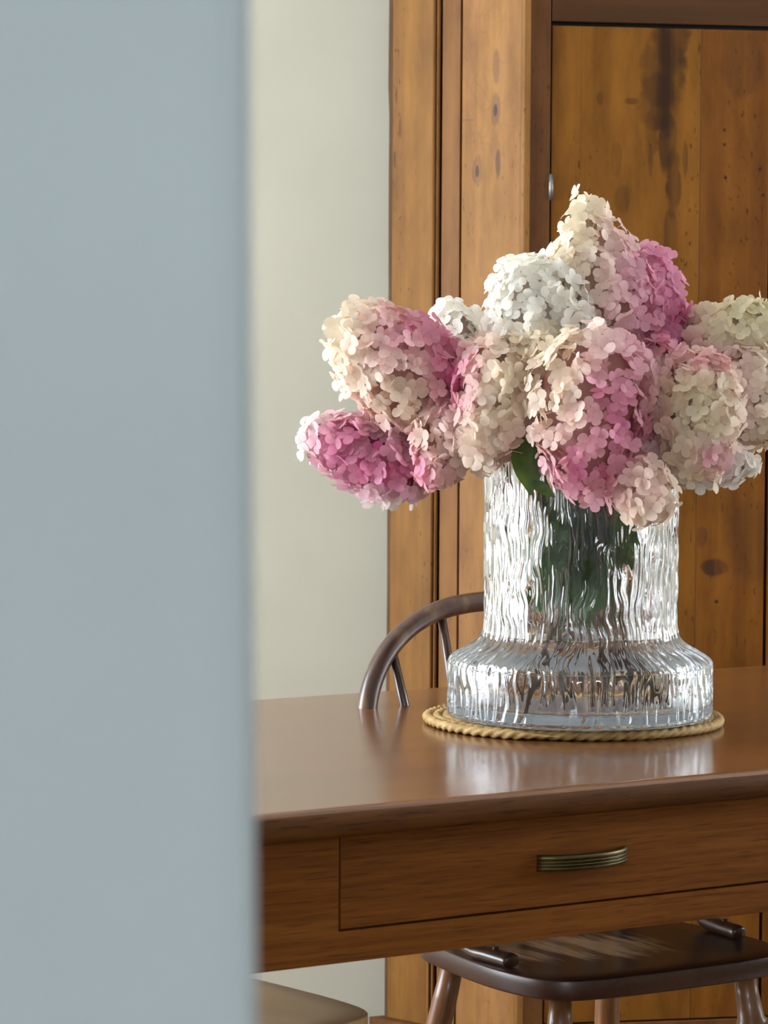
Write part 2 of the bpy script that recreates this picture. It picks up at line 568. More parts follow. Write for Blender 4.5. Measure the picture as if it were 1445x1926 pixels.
def tab(a, n, z=0.0):
    """table coordinates (along the front edge, behind the front edge) to world"""
    return av * a + nv * (D0 + n) + Vector((0, 0, z))


def tab_inv(P):
    return P.dot(av), P.dot(nv) - D0


A0, A1 = 1.50, 3.32                    # table ends, along
table = empty('dining_table', tab((A0 + A1) / 2, TW / 2), YAW)
tag(table, 'brown oak dining table with a drawer, under the glass vase', 'table')
ac = (A0 + A1) / 2
L2 = (A1 - A0) / 2
# top: rounded edge profile all round (rounded box with thumbnail edge)
TT = 0.032


def top_mesh():
    prof = []
    for k in range(7):
        a = math.pi / 2 * k / 6
        prof.append((-0.016 + 0.016 * math.sin(a), -0.016 + 0.016 * math.cos(a)))
    prof += [(0, -0.022), (-0.002, -0.0275), (-0.006, -0.031), (-0.011, -TT)]
    corners = [(-L2, -TW / 2), (L2, -TW / 2), (L2, TW / 2), (-L2, TW / 2)]
    rc = 0.02
    ringdirs = []
    for (cx, cyy) in corners:
        sx, sy = (1 if cx > 0 else -1), (1 if cyy > 0 else -1)
        base = math.atan2(sy, sx)
        for j in range(5):
            ang = base - math.pi / 4 + math.pi / 2 * j / 4
            ringdirs.append((cx - sx * rc, cyy - sy * rc, math.cos(ang), math.sin(ang)))
    V, F = [], []
    m = len(ringdirs)
    for (o, z) in prof:
        for (x, y, dx, dy) in ringdirs:
            V.append((x + dx * (rc + o), y + dy * (rc + o), TH + z))
    for i in range(len(prof) - 1):
        for k in range(m):
            F.append((i * m + k, i * m + (k + 1) % m, (i + 1) * m + (k + 1) % m, (i + 1) * m + k))
    F.append(tuple(range(m))); F.append(tuple(range((len(prof) - 1) * m, len(prof) * m))[::-1])
    me = mesh_from('tabletop', V, F)
    bm = bmesh.new(); bm.from_mesh(me); bmesh.ops.recalc_face_normals(bm, faces=bm.faces)
    for f in bm.faces: f.smooth = len(f.verts) == 4
    bm.to_mesh(me); bm.free()
    return me


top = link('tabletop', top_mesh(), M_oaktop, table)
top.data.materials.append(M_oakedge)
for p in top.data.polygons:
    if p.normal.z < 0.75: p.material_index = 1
AP_Y = -TW / 2 + 0.028                 # apron front face (local y)
ZB, ZD = TH - 0.1692, TH - 0.1346      # apron bottom, drawer bottom
gx = tab_inv(at_plane(639, 1670, tab(2, .028), nv))[0] - ac      # drawer gap, local x
dx1 = gx + 0.86
g = 0.0022
ZT = TH - TT
U = [(-L2 + .10, ZB), (L2 - .10, ZB), (L2 - .10, ZT), (dx1 + g / 2, ZT), (dx1 + g / 2, ZD - g / 2), (gx - g / 2, ZD - g / 2), (gx - g / 2, ZT), (-L2 + .10, ZT)]
V = [(x, AP_Y, z) for x, z in U] + [(x, AP_Y + .02, z) for x, z in U]
F = [(k, (k + 1) % 8, 8 + (k + 1) % 8, 8 + k) for k in range(8)]
for q in ((0, 5, 6, 7), (0, 1, 4, 5), (1, 2, 3, 4)):
    F.append(q); F.append(tuple(8 + k for k in q[::-1]))
me = mesh_from('front_apron', V, F)
bm = bmesh.new(); bm.from_mesh(me); bmesh.ops.recalc_face_normals(bm, faces=bm.faces); bm.to_mesh(me); bm.free()
link('front_apron', me, M_oak, table)
drawer = box('drawer', gx + g / 2, dx1 - g / 2, AP_Y, AP_Y + .02, ZD + g / 2, ZT - .001, M_oak, table, bev=.0015)
box('drawer_box', gx + .02, dx1 - .02, AP_Y + .022, AP_Y + .42, ZD + .01, ZT - .012, M_dark, table)
box('back_apron', -L2 + .10, L2 - .10, TW / 2 - .048, TW / 2 - .028, ZB + .07, ZT, M_oak, table, bev=.0012)
for s in (-1, 1):
    box('end_apron', s * (L2 - .05) - .01, s * (L2 - .05) + .01, -TW / 2 + .09, TW / 2 - .09, ZB + .06, ZT, M_oak, table, bev=.0012)
leg_me = None
for sx in (-1, 1):
    for sy in (-1, 1):
        V, F = [], []
        for (z, w) in ((0, .021), (ZB - .02, .031), (ZT, .031)):
            for (qx, qy) in ((-1, -1), (1, -1), (1, 1), (-1, 1)):
                V.append((qx * w, qy * w, z))
        for i in range(2):
            for k in range(4):
                F.append((i * 4 + k, i * 4 + (k + 1) % 4, i * 4 + 4 + (k + 1) % 4, i * 4 + 4 + k))
        F += [(3, 2, 1, 0), (8, 9, 10, 11)]
        o = link('leg', mesh_from('leg', V, F), M_oak, table)
        o.location = (sx * (L2 - .065), sy * (TW / 2 - .06), 0)

# drawer pull: a bowed brass strip with three grooves
hx0 = tab_inv(at_plane(1010, 1628, tab(2, .028), nv))[0] - ac
hx1 = tab_inv(at_plane(1177, 1612, tab(2, .028), nv))[0] - ac
hz = at_plane(1093, 1620, tab(2, .014), nv).z
NX = 28
hh = 0.0092
prof = []
NZ = 45
for j in range(NZ + 1):
    u = -1 + 2 * j / NZ
    d = 0.0032 * (1 - abs(u) ** 8)
    for gc in (-0.42, -0.02, 0.38):
        d -= 0.0030 * math.exp(-((u - gc) / 0.075) ** 2)
    prof.append((d, u * hh))
V, F = [], []
for i in range(NX + 1):
    s = -1 + 2 * i / NX
    bow = 0.019 * (1 - abs(s) ** 2.4) + 0.0005
    x = (hx0 + hx1) / 2 + s * (hx1 - hx0) / 2
    for (d, z) in prof:
        V.append((x, AP_Y - bow - d, hz + z))
    V.append((x, AP_Y - bow + .003, hz + hh)); V.append((x, AP_Y - bow + .003, hz - hh))
m = NZ + 3
ring = list(range(NZ + 1)) + [NZ + 1, NZ + 2]
for i in range(NX):
    for k in range(m):
        a, b = ring[k], ring[(k + 1) % m]
        F.append((i * m + a, i * m + b, (i + 1) * m + b, (i + 1) * m + a))
F.append(tuple(i for i in ring)[::-1]); F.append(tuple(NX * m + i for i in ring))
me = mesh_from('handle', V, F)
bm = bmesh.new(); bm.from_mesh(me); bmesh.ops.recalc_face_normals(bm, faces=bm.faces)
for f in bm.faces: f.smooth = True
bm.to_mesh(me); bm.free()
hd = link('handle', me, M_brass, drawer)
tag(hd, label='bowed aged brass pull with three grooves')

# ------------------------------------------------------------------ straw mat
mat_c = at_height(1083, 1351, TH + .006)
MR, RR = 0.197, 0.0062
mat_root = None
pitch = RR * 1.92
V, F = [], []
turns = MR / pitch - 1
NS = 12
s_len = 0.0
theta = 0.6
path = []
while True:
    r = pitch * theta / (2 * math.pi)
    if r > MR - RR: break
    path.append((theta, r, s_len))
    d = 0.0021
    theta += d / max(r, .006)
    s_len += d
rng = random.Random(3)
for i, (th, r, s) in enumerate(path):
    wob = 0.0005 * math.sin(th * 7.3) + 0.0005 * mnoise.noise(Vector((r * 60 * math.cos(th), r * 60 * math.sin(th), 3)))
    cx, cyy = (r + wob) * math.cos(th), (r + wob) * math.sin(th)
    # fibres twist: three-lobed section turning along the rope
    tw = s / 0.0155 * 2 * math.pi
    e = 1.0 if i < len(path) - 28 else max(.15, (len(path) - 1 - i) / 28)
    for k in range(NS):
        a = 2 * math.pi * k / NS
        lob = 1 + 0.21 * math.cos(3 * a - tw)
        rad = RR * e * lob * (1 + .10 * mnoise.noise(Vector((s * 140, a * 1.3, 1))))
        V.append((cx + math.cos(th) * rad * math.cos(a), cyy + math.sin(th) * rad * math.cos(a), RR * .98 + rad * math.sin(a) * .9))
for i in range(len(path) - 1):
    for k in range(NS):
        k2 = (k + 1) % NS
        F.append((i * NS + k, i * NS + k2, (i + 1) * NS + k2, (i + 1) * NS + k))
F.append(tuple(range(NS))[::-1]); F.append(tuple(range((len(path) - 1) * NS, len(path) * NS)))
me = mesh_from('placemat', V, F)
me.update()
bm = bmesh.new(); bm.from_mesh(me); bmesh.ops.recalc_face_normals(bm, faces=bm.faces); bm.to_mesh(me); bm.free()
o = link('placemat', me, M_straw, None, smooth=True)
o.location = (mat_c.x, mat_c.y, TH + .0005)
o.rotation_euler = (0, 0, -1.9)
tag(o, 'round coiled straw rope placemat under the glass vase', 'placemat')
MAT_TOP = TH + .0005 + RR * 1.95

# ------------------------------------------------------------------ vase
vc = at_height(1090, 1347, MAT_TOP)
VX, VY, VZ = vc.x, vc.y, MAT_TOP + .0004
RN, RB, VH = 0.1217, 0.1668, 0.327
outer = [(0.1570, 0.0), (0.1635, 0.0022), (0.1662, 0.007), (0.1668, 0.014), (0.1668, 0.064), (0.1662, 0.069), (0.1635, 0.0745), (0.1570, 0.0795),
         (0.1470, 0.0850), (0.1370, 0.0905), (0.1295, 0.0960), (0.1250, 0.1025), (0.1227, 0.1110), (0.1217, 0.1220)]


def resample(prof, step):
    out = [prof[0]]
    for (a, b) in zip(prof[:-1], prof[1:]):
        L = math.hypot(b[0] - a[0], b[1] - a[1])
        k = max(1, int(round(L / step)))
        for i in range(1, k + 1):
            out.append((a[0] + (b[0] - a[0]) * i / k, a[1] + (b[1] - a[1]) * i / k))
    return out


oprof = smooth_path([(p[0], p[1], 0) for p in outer], 90)
oprof = [(p.x, p.y) for p in oprof] + resample([(RN, 0.1222), (RN, VH - .003)], 0.0016)[1:]
NTH = 840
th = np.arange(NTH) / NTH * 2 * math.pi
arr_o = np.array(oprof)
s_arc = np.concatenate([[0], np.cumsum(np.hypot(np.diff(arr_o[:, 0]), np.diff(arr_o[:, 1])))])
rngn = np.random.RandomState(5)


def val_noise(u, v, pu, seed):
    """periodic (in u, period pu) value noise"""
    rs = np.random.RandomState(seed)
    G = rs.uniform(-1, 1, (pu, 400))
    iu = np.floor(u).astype(int); iv = np.floor(v).astype(int)
    fu = u - iu; fv = v - iv
    fu = fu * fu * (3 - 2 * fu); fv = fv * fv * (3 - 2 * fv)
    a = G[iu % pu, iv % 400]; b = G[(iu + 1) % pu, iv % 400]; c = G[iu % pu, (iv + 1) % 400]; d = G[(iu + 1) % pu, (iv + 1) % 400]
    return (a * (1 - fu) + b * fu) * (1 - fv) + (c * (1 - fu) + d * fu) * fv


TT_, SS_ = np.meshgrid(th / (2 * math.pi), s_arc)
RIBS = 66
warp = 0.50 * val_noise(TT_ * 36, SS_ / 0.034 + 3, 36, 1) + 0.16 * val_noise(TT_ * 72, SS_ / 0.015, 72, 2)
ph = 2 * math.pi * (TT_ * RIBS + warp)
rib = np.cos(ph)
rib = np.sign(rib) * np.abs(rib) ** 0.8
brk = val_noise(TT_ * 75, SS_ / 0.024 + 7, 75, 4)
amp = np.clip(0.62 + 0.75 * brk, 0.05, 1.2)
disp = 0.00115 * rib * amp + 0.0003 * val_noise(TT_ * 100, SS_ / 0.016, 100, 9)
edge = np.clip(s_arc / 0.012, 0, 1) * np.clip((s_arc[-1] - s_arc) / 0.006, 0, 1)
disp = disp * edge[:, None]
# displace along profile normal
dr = np.gradient(arr_o[:, 0]); dz = np.gradient(arr_o[:, 1])
ln = np.hypot(dr, dz); nr, nz_ = dz / ln, -dr / ln
Rg = arr_o[:, 0][:, None] + nr[:, None] * disp
Zg = arr_o[:, 1][:, None] + nz_[:, None] * disp
verts = np.stack([Rg * np.cos(th)[None], Rg * np.sin(th)[None], Zg], -1).reshape(-1, 3)
inner = [(0.1217 - .0015, VH - .0006), (0.1192, VH), (0.1170, VH - .0006), (0.1158, VH - .003)] + \
        [(0.1155, VH - .003 - (VH - .125) * k / 12) for k in range(1, 13)] + \
        [(0.1165, 0.112), (0.1190, 0.1020), (0.1240, 0.0945), (0.1320, 0.0885), (0.1420, 0.0830), (0.1510, 0.0780), (0.1570, 0.0735), (0.1600, 0.0670),
         (0.1606, 0.060), (0.1606, 0.028), (0.1590, 0.021), (0.154, 0.0175), (0.10, 0.016), (0.04, 0.016)]
nrow_o = len(oprof)
NI = NTH // 4
V = [tuple(v) for v in verts]
F = []
for i in range(nrow_o - 1):
    b0 = i * NTH
    for k in range(NTH):
        k2 = k + 1 if k < NTH - 1 else 0
        F.append((b0 + k, b0 + k2, b0 + NTH + k2, b0 + NTH + k))
base_i = len(V)
for (r, z) in inner:
    for k in range(NI):
        a = 2 * math.pi * k / NI
        V.append((r * math.cos(a), r * math.sin(a), z))
b0 = (nrow_o - 1) * NTH
for k in range(NI):            # stitch rim 4:1
    k2 = (k + 1) % NI
    for q in range(4):
        o0 = b0 + k * 4 + q; o1 = b0 + (k * 4 + q + 1) % NTH
        if q < 2: F.append((o0, o1, base_i + k))
        else: F.append((o0, o1, base_i + k2))
    F.append((b0 + k * 4 + 2, base_i + k2, base_i + k))
for i in range(len(inner) - 1):
    for k in range(NI):
        k2 = (k + 1) % NI
        F.append((base_i + i * NI + k, base_i + i * NI + k2, base_i + (i + 1) * NI + k2, base_i + (i + 1) * NI + k))
F.append(tuple(base_i + (len(inner) - 1) * NI + k for k in range(NI)))
# underside, its pale blue diffuse standing in for window light refracted there
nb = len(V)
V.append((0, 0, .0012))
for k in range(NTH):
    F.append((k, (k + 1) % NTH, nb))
n_base_light = NTH
me = mesh_from('glass_vase', V, F)
me.materials.append(M_glass); me.materials.append(M_base_light)
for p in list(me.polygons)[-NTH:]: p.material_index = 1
bm = bmesh.new(); bm.from_mesh(me); bmesh.ops.recalc_face_normals(bm, faces=bm.faces)
for f in bm.faces: f.smooth = len(f.verts) < 20
bm.to_mesh(me); bm.free()
vase = empty('glass_vase', (VX, VY, VZ))
tag(vase, 'clear ribbed glass vase with wide round base holding hydrangeas', 'vase')
link('vase_body', me, M_glass, vase)
# water
WL = 0.106
wprof = [(0, 0.0158), (0.10, 0.0158), (0.1543, 0.0173), (0.1594, 0.0209), (0.1609, 0.028), (0.1609, 0.060), (0.1603, 0.0671), (0.1573, 0.0737), (0.1513, 0.0783),
         (0.1423, 0.0833), (0.1323, 0.0888), (0.1243, 0.0948), (0.1193, 0.1023), (0.1184, WL), (0.10, WL - .0006), (0, WL - .0006)]
V, F = [], []
NW = 128
for (r, z) in wprof[1:-1]:
    for k in range(NW):
        a = 2 * math.pi * k / NW
        V.append((r * math.cos(a), r * math.sin(a), z))
m = len(wprof) - 2
for i in range(m - 1):
    for k in range(NW):
        k2 = (k + 1) % NW
        F.append((i * NW + k, i * NW + k2, (i + 1) * NW + k2, (i + 1) * NW + k))
F.append(tuple(range(NW))[::-1]); F.append(tuple(range((m - 1) * NW, m * NW)))
me = mesh_from('water', V, F)
bm = bmesh.new(); bm.from_mesh(me); bmesh.ops.recalc_face_normals(bm, faces=bm.faces)
for f in bm.faces: f.smooth = len(f.verts) == 4
bm.to_mesh(me); bm.free()
wat = link('water', me, M_water, None)
wat.location = (VX, VY, VZ)
tag(wat, 'clear water in the wide base of the glass vase', 'water')


# ------------------------------------------------------------------ hydrangeas
def floret_mesh(name, cup, seed):
    """four broad round overlapping sepals around a bead"""
    rs = random.Random(seed)
    V, F = [], []
    SEG = 11
    for p in range(4):
        ang = math.pi / 2 * p + rs.uniform(-.12, .12)
        Lp = 0.0128 * rs.uniform(.88, 1.08)
        Wp = 0.0063 * rs.uniform(.92, 1.1)
        tilt = rs.uniform(-.10, .20) + cup
        twist = rs.uniform(-.35, .35)
        hook = rs.uniform(.0004, .0030)
        b0 = len(V)
        pts = [(Lp * .5, 0.0)]
        for ring in (.55, 1.0):
            for k in range(SEG):
                a = 2 * math.pi * k / SEG
                ca, sa = math.cos(a), math.sin(a)
                x = Lp * .5 + ring * Lp * .52 * ca
                w = Wp * (1.0 + .22 * ca) * (1 - .35 * max(0, -ca) ** 2)
                pts.append((x, ring * w * sa))
        for (x, y) in pts:
            u = x / Lp
            z = x * math.tan(tilt) + 10.0 * y * y * (1 if cup > .1 else -.3) - hook * u ** 3 + y * twist * u + (.0007 if p % 2 else 0)
            x += .0008
            V.append((x * math.cos(ang) - y * math.sin(ang), x * math.sin(ang) + y * math.cos(ang), z))
        for k in range(SEG):
            k2 = (k + 1) % SEG
            F.append((b0, b0 + 1 + k, b0 + 1 + k2))
            F.append((b0 + 1 + k, b0 + 1 + SEG + k, b0 + 1 + SEG + k2, b0 + 1 + k2))
    b0 = len(V)
    r = 0.0010
    V += [(r, 0, .0006), (0, r, .0006), (-r, 0, .0006), (0, -r, .0006), (0, 0, .0020), (0, 0, -.012)]
    F += [(b0, b0 + 1, b0 + 4), (b0 + 1, b0 + 2, b0 + 4), (b0 + 2, b0 + 3, b0 + 4), (b0 + 3, b0, b0 + 4)]
    F += [(b0 + 1, b0, b0 + 5), (b0 + 3, b0 + 2, b0 + 5)]
    me = mesh_from(name, V, F)
    me.materials.append(M_petal)
    me.polygons.foreach_set('use_smooth', [True] * len(me.polygons))
    return me


FLO = [floret_mesh('floret', c, i) for i, c in enumerate((0.02, .14, .28, .42, .10, .22))]
CREAM, WHITE, YELLOW, PEACH = (0.92, 0.84, 0.66), (0.96, 0.94, 0.87), (0.92, 0.86, 0.64), (0.84, 0.64, 0.52)
PINK, DEEP, PALE = (0.79, 0.24, 0.45), (0.62, 0.08, 0.26), (0.87, 0.60, 0.66)
# natural blush of the heads: (x, y, rx, ry, colour, strength)
BLUSH = [
    (1160, 730, 60, 85, PINK, .85), (1185, 800, 60, 60, PINK, .8), (1090, 870, 95, 55, PINK, .95), (1120, 925, 60, 35, PINK, .7), (1185, 680, 70, 55, PALE, .8), (1190, 520, 50, 95, PALE, 1.0), (1215, 590, 45, 70, PINK, .6),
    (1235, 500, 55, 55, PINK, .85), (1262, 600, 45, 70, PINK, .9), (1240, 640, 40, 40, DEEP, .4), (1170, 560, 75, 110, PALE, .75), (1160, 440, 45, 70, PALE, .6),
    (1000, 820, 60, 70, PEACH, .55), (1010, 690, 70, 60, PEACH, .45),
    (790, 620, 75, 60, PINK, .95), (845, 690, 45, 70, PINK, .95), (850, 740, 40, 40, DEEP, .6), (720, 670, 60, 60, PALE, .8), (735, 740, 70, 40, PEACH, .5),
    (650, 800, 45, 55, DEEP, .55), (705, 850, 95, 48, DEEP, .9), (770, 895, 65, 32, PINK, .9), (700, 895, 60, 25, PINK, .7), (640, 850, 60, 50, PINK, .6),
    (850, 800, 40, 35, PALE, .7), (870, 850, 40, 40, PALE, .4), (960, 850, 40, 45, PALE, .5),
    (1340, 850, 55, 40, PALE, .7), (1345, 860, 25, 25, PINK, .6), (1340, 680, 50, 25, PINK, .6), (1400, 720, 70, 80, PALE, .65), (1395, 790, 40, 60, PALE, .5),
    (1185, 930, 50, 55, PEACH, .8), (1240, 940, 50, 50, PALE, .55), (1240, 850, 45, 40, PEACH, .5),
    (935, 640, 45, 35, PALE, .3), (1000, 740, 50, 60, PALE, .35)]


def blush_at(px, py, basec, rs, gain=1.0):
    r, g_, b = basec
    tot = 0
    for (x, y, rx, ry, c, k) in BLUSH:  # the colour each floret has turned to
        d = ((px - x) / rx) ** 2 + ((py - y) / ry) ** 2
        w = k * math.exp(-d * (1.1 if c in (PALE, PEACH) else .85)) * rs.uniform(.6, 1.15) * (.62 if c in (PALE, PEACH) else 1.0)
        w = min(1, w * gain)
        r += (c[0] - r) * w; g_ += (c[1] - g_) * w; b += (c[2] - b) * w
    j = rs.uniform(.90, 1.05)
    return (min(.97, r * j), min(.96, g_ * j), min(.95, b * j), 1)


def leaf_mesh(name, L, W, droop, seed):
    rs = random.Random(seed)
    V, F = [], []
    NU, NV = 9, 6
    for i in range(NU + 1):
        u = i / NU
        w = W * (math.sin(math.pi * min(.985, u ** .8 + .012)) ** .85)
        for j in range(NV + 1):
            v = -1 + 2 * j / NV
            z = abs(v) * w * .30 - droop * u * u * L + .002 * math.sin(u * 14 + v * 2) * (abs(v))
            V.append((u * L, v * w * (1 + .03 * math.sin(u * 40)), z))
    for i in range(NU):
        for j in range(NV):
            q = i * (NV + 1) + j
            F.append((q, q + NV + 1, q + NV + 2, q + 1))
    me = mesh_from(name, V, F)
    me.polygons.foreach_set('use_smooth', [True] * len(me.polygons))
    me.materials.append(M_leaf)
    return me


LEAF = [leaf_mesh('leaf', L, W, d, i) for i, (L, W, d) in enumerate(((.115, .033, .25), (.10, .030, .1), (.125, .036, .4), (.09, .027, -.1)))]

DY = VY - 0.0
HEADS = [
    # label, base px, tip px, R px, depth offsets (base, tip), e, k, colour, count factor
    ('tallest hydrangea at the top centre, cream tip blushing pink on its right', (1150, 680), (1092, 346), 124, .02, .0, 1.5, .95, CREAM),
    ('bright pink hydrangea behind the tall central one, on its right side', (1200, 700), (1216, 450), 94, .06, .03, 2.3, .58, PALE),
    ('pure white rounded hydrangea left of the tall central one', (1055, 690), (970, 482), 112, -.02, -.06, 2.3, .55, WHITE),
    ('large upper left hydrangea, cream with a bright pink top', (842, 762), (626, 590), 113, -.01, -.05, 2.2, .62, CREAM),
    ('lowest left hydrangea, deep crimson pink with a white tip, leaning out', (812, 898), (556, 802), 82, .0, .01, 2.0, .6, WHITE),
    ('small white hydrangea peeking out behind the pink left one', (880, 690), (836, 562), 62, .08, .07, 2.0, .6, WHITE),
    ('small drooping cream hydrangea below the upper left pink one', (860, 755), (812, 920), 64, -.05, -.08, 2.3, .55, CREAM),
    ('cream hydrangea left of centre, hanging to the left rim of the vase', (950, 640), (905, 890), 84, -.07, -.12, 2.4, .55, CREAM),
    ('large central hydrangea facing forward, cream left and magenta pink right', (1115, 630), (1092, 952), 128, -.10, -.192, 1.9, .66, CREAM),
    ('creamy yellow hydrangea right of the central one', (1310, 665), (1318, 912), 84, -.08, -.13, 2.5, .55, YELLOW),
    ('upper right cream hydrangea running out of the right edge', (1290, 655), (1510, 590), 68, .03, .03, 2.2, .6, YELLOW),
    ('pale pink hydrangea at the right edge, behind the creamy yellow one', (1330, 745), (1545, 742), 104, -.01, .0, 2.2, .6, CREAM),
    ('white and pink hydrangea lowest on the right, below the yellow one', (1200, 858), (1440, 876), 52, -.06, -.07, 2.4, .55, WHITE),
    ('dusty pink hydrangea drooping over the front right rim of the vase', (1195, 878), (1232, 995), 65, -.168, -.195, 2.3, .55, CREAM),
    ('peach cream hydrangea deep in the middle, between white and central ones', (1035, 620), (978, 830), 84, -.06, -.09, 2.2, .6, CREAM),
    ('pale pink hydrangea deep in the bouquet, between the central and yellow ones', (1240, 640), (1230, 850), 66, -.03, -.05, 2.2, .6, CREAM),
]
SPACE = 0.0143
leaf_spots = random.Random(11)
n_flo = 0
for hi, (label, bpx, tpx, Rpx, dyb, dyt, e_, k_, colr) in enumerate(HEADS):
    rs = random.Random(100 + hi)
    B = at_depth(bpx[0], bpx[1], VY + dyb)
    T = at_depth(tpx[0], tpx[1], VY + dyt)
    R = Rpx * (VY + dyb) / FPX - .007
    ax = T - B
    L = ax.length
    ax.normalize()
    L -= .006
    sidev = ax.cross(Vector((0, 1, .2))).normalized()
    third = ax.cross(sidev)
    # the stem: down through the neck into the water
    ang = rs.uniform(0, 2 * math.pi)
    rr = .035 + .055 * rs.random()
    foot = Vector((VX + rr * math.cos(ang), VY + rr * math.sin(ang), VZ + .0185))
    if hi == 8:
        foot = Vector((at_depth(992, 1366, VY - .135).x, VY - .135, VZ + .0190))
    lipdir = Vector((B.x - VX, B.y - VY, 0))
    lip = Vector((VX, VY, VZ + VH - .01)) + (lipdir.normalized() * min(.085, lipdir.length * .55) if lipdir.length > 1e-4 else Vector())
    mid = (lip + foot) / 2
    mid.x += (VX - mid.x) * .3; mid.y += (VY - mid.y) * .3
    c1 = lip + Vector((lipdir.x * .2, lipdir.y * .2, .05))
    if B.z < lip.z + .06:
        c1 = lip + Vector((lipdir.x * .25, lipdir.y * .25, .035))
    root = empty('hydrangea_stem', foot)
    tag(root, label, 'hydrangea', 'hydrangeas in the glass vase')
    path = smooth_path([foot, mid, lip, c1, B, B + ax * L * .55], 26)
    o = tube('stem', [p - foot for p in path], [.0032 - .0012 * i / 25 for i in range(26)], M_stem, root, seg=7)

    def prof_r(t):
        if t < .30:
            return math.sqrt(max(0, 1 - ((.30 - t) / .30) ** 2)) * .92 + .08
        return max(0.02, (1 - ((t - .30) / .70) ** e_)) ** k_

    # cumulative area
    NT_ = 200
    cum = [0.0]
    for i in range(NT_):
        t0, t1 = i / NT_, (i + 1) / NT_
        r0, r1 = prof_r(t0) * R, prof_r(t1) * R
        cum.append(cum[-1] + math.pi * (r0 + r1) * math.hypot(r1 - r0, L / NT_))
    area = cum[-1]
    NO = min(218, int(area / (SPACE * SPACE)))
    NI_ = int(NO * .36)
    N = NO + NI_
    # inner branchlet core
    V, F = [], []
    for i in range(11):
        t = i / 10
        r = max(.002, prof_r(t) * R * .74)
        for k in range(14):
            a = 2 * math.pi * k / 14
            q = B + ax * (.06 * L + t * L * .84) + (sidev * math.cos(a) + third * math.sin(a)) * r * (1 + .14 * mnoise.noise(Vector((t * 5, a * 2, hi))))
            V.append(q - foot)
    for i in range(10):
        for k in range(14):
            k2 = (k + 1) % 14
            F.append((i * 14 + k, i * 14 + k2, i * 14 + 14 + k2, i * 14 + 14 + k))
    F.append(tuple(range(14))[::-1]); F.append(tuple(range(140, 154)))
    core = link('flower_core', mesh_from('flower_core', V, F), None, root, smooth=True)
    core.data.materials.append(M_petal)
    cpx = to_px(B + ax * L * .5)
    gain = {5: .06, 2: .5}.get(hi, 1.0)          # the white heads have hardly turned
    cc = blush_at(cpx[0], cpx[1], colr, rs, gain)
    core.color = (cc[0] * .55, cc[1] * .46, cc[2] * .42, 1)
    j = 0
    for i in range(N):
        inner_row = i >= NO
        if i == NO: j = 0
        tgt = ((i + .5) / NO if not inner_row else (i - NO + .5) / NI_) * area
        while cum[j + 1] < tgt and j < NT_ - 1: j += 1
        t = (j + (tgt - cum[j]) / max(1e-9, cum[j + 1] - cum[j])) / NT_
        a = i * 2.399963 + rs.uniform(-.25, .25)
        r = prof_r(t) * R
        drdt = (prof_r(min(1, t + .02)) - prof_r(max(0, t - .02))) * R / (.04 * L)
        rad = sidev * math.cos(a) + third * math.sin(a)
        nrm = (rad - ax * drdt).normalized()
        if t > .985: nrm = ax.copy()
        lump = .0065 * mnoise.noise(Vector((t * 4.5 + hi, a * 1.1, hi * 3.1))) + rs.uniform(-.006, .005) - (.011 if inner_row else 0)
        P = B + ax * (t * L) + rad * r + nrm * lump
        nrm = (nrm + Vector((rs.gauss(0, .36), rs.gauss(0, .36), rs.gauss(0, .36) + .08))).normalized()
        q = nrm.to_track_quat('Z', 'Y') @ Matrix.Rotation(rs.uniform(0, 6.28), 3, 'Z').to_quaternion()
        o = bpy.data.objects.new('floret', FLO[rs.randrange(len(FLO))])
        col.objects.link(o)
        o.parent = root
        o.rotation_mode = 'QUATERNION'
        o.rotation_quaternion = q
        o.location = P - foot
        s = rs.uniform(.84, 1.18)
        o.scale = (s, s, s)
        px, py = to_px(P)
        o.color = blush_at(px, py, colr, rs, gain)
        n_flo += 1
    # leaves of this stem, packed in the vase neck
    for li in range(4):
        o = bpy.data.objects.new('leaf', LEAF[(hi + li) % 4])
        col.objects.link(o)
        o.parent = root
        za = leaf_spots.uniform(0, 2 * math.pi)
        zz = VZ + leaf_spots.uniform(.20, .315)
        start = Vector((VX + .014 * math.cos(za), VY + .014 * math.sin(za), zz))
        o.location = start - foot
        o.rotation_euler = (leaf_spots.uniform(-.6, .6), leaf_spots.uniform(.5, 1.2), za + leaf_spots.uniform(-.3, .3))
        s = leaf_spots.uniform(.70, .86)
        o.scale = (s, s, s)
    if hi in (8, 14):        # leaves hanging over the front rim
        for (p0, p1, dy0, dy1, w) in (((985, 822), (1000, 930), -.118, -.135, .95), ((1000, 905), (1045, 935), -.128, -.14, .7))[(0 if hi == 8 else 1):(1 if hi == 8 else 2)]:
            o = bpy.data.objects.new('leaf', LEAF[1])
            col.objects.link(o)
            o.parent = root
            q0 = at_depth(p0[0], p0[1], VY + dy0); q1 = at_depth(p1[0], p1[1], VY + dy1)
            d = q1 - q0
            zax = (Vector((.25, -1, .1)) - d.normalized() * Vector((.25, -1, .1)).dot(d.normalized())).normalized()
            xax = d.normalized(); yax = zax.cross(xax)
            o.rotation_mode = 'QUATERNION'
            o.rotation_quaternion = Matrix((xax, yax, zax)).transposed().to_quaternion()
            s = d.length / .10
            o.scale = (s, s * w, s * .5)
            o.location = q0 - foot


# ------------------------------------------------------------------ chairs
def seat_outline(n=64):
    pts = []
    key = [(0, .200), (.10, .197), (.165, .184), (.194, .150), (.205, .09), (.203, .02), (.192, -.07), (.175, -.14), (.13, -.182), (.06, -.193), (0, -.195)]
    right = smooth_path([(x, y, 0) for x, y in key], n // 2 + 1)
    pts = [(p.x, p.y) for p in right]
    pts += [(-p.x, p.y) for p in right[-2:0:-1]]
    return pts


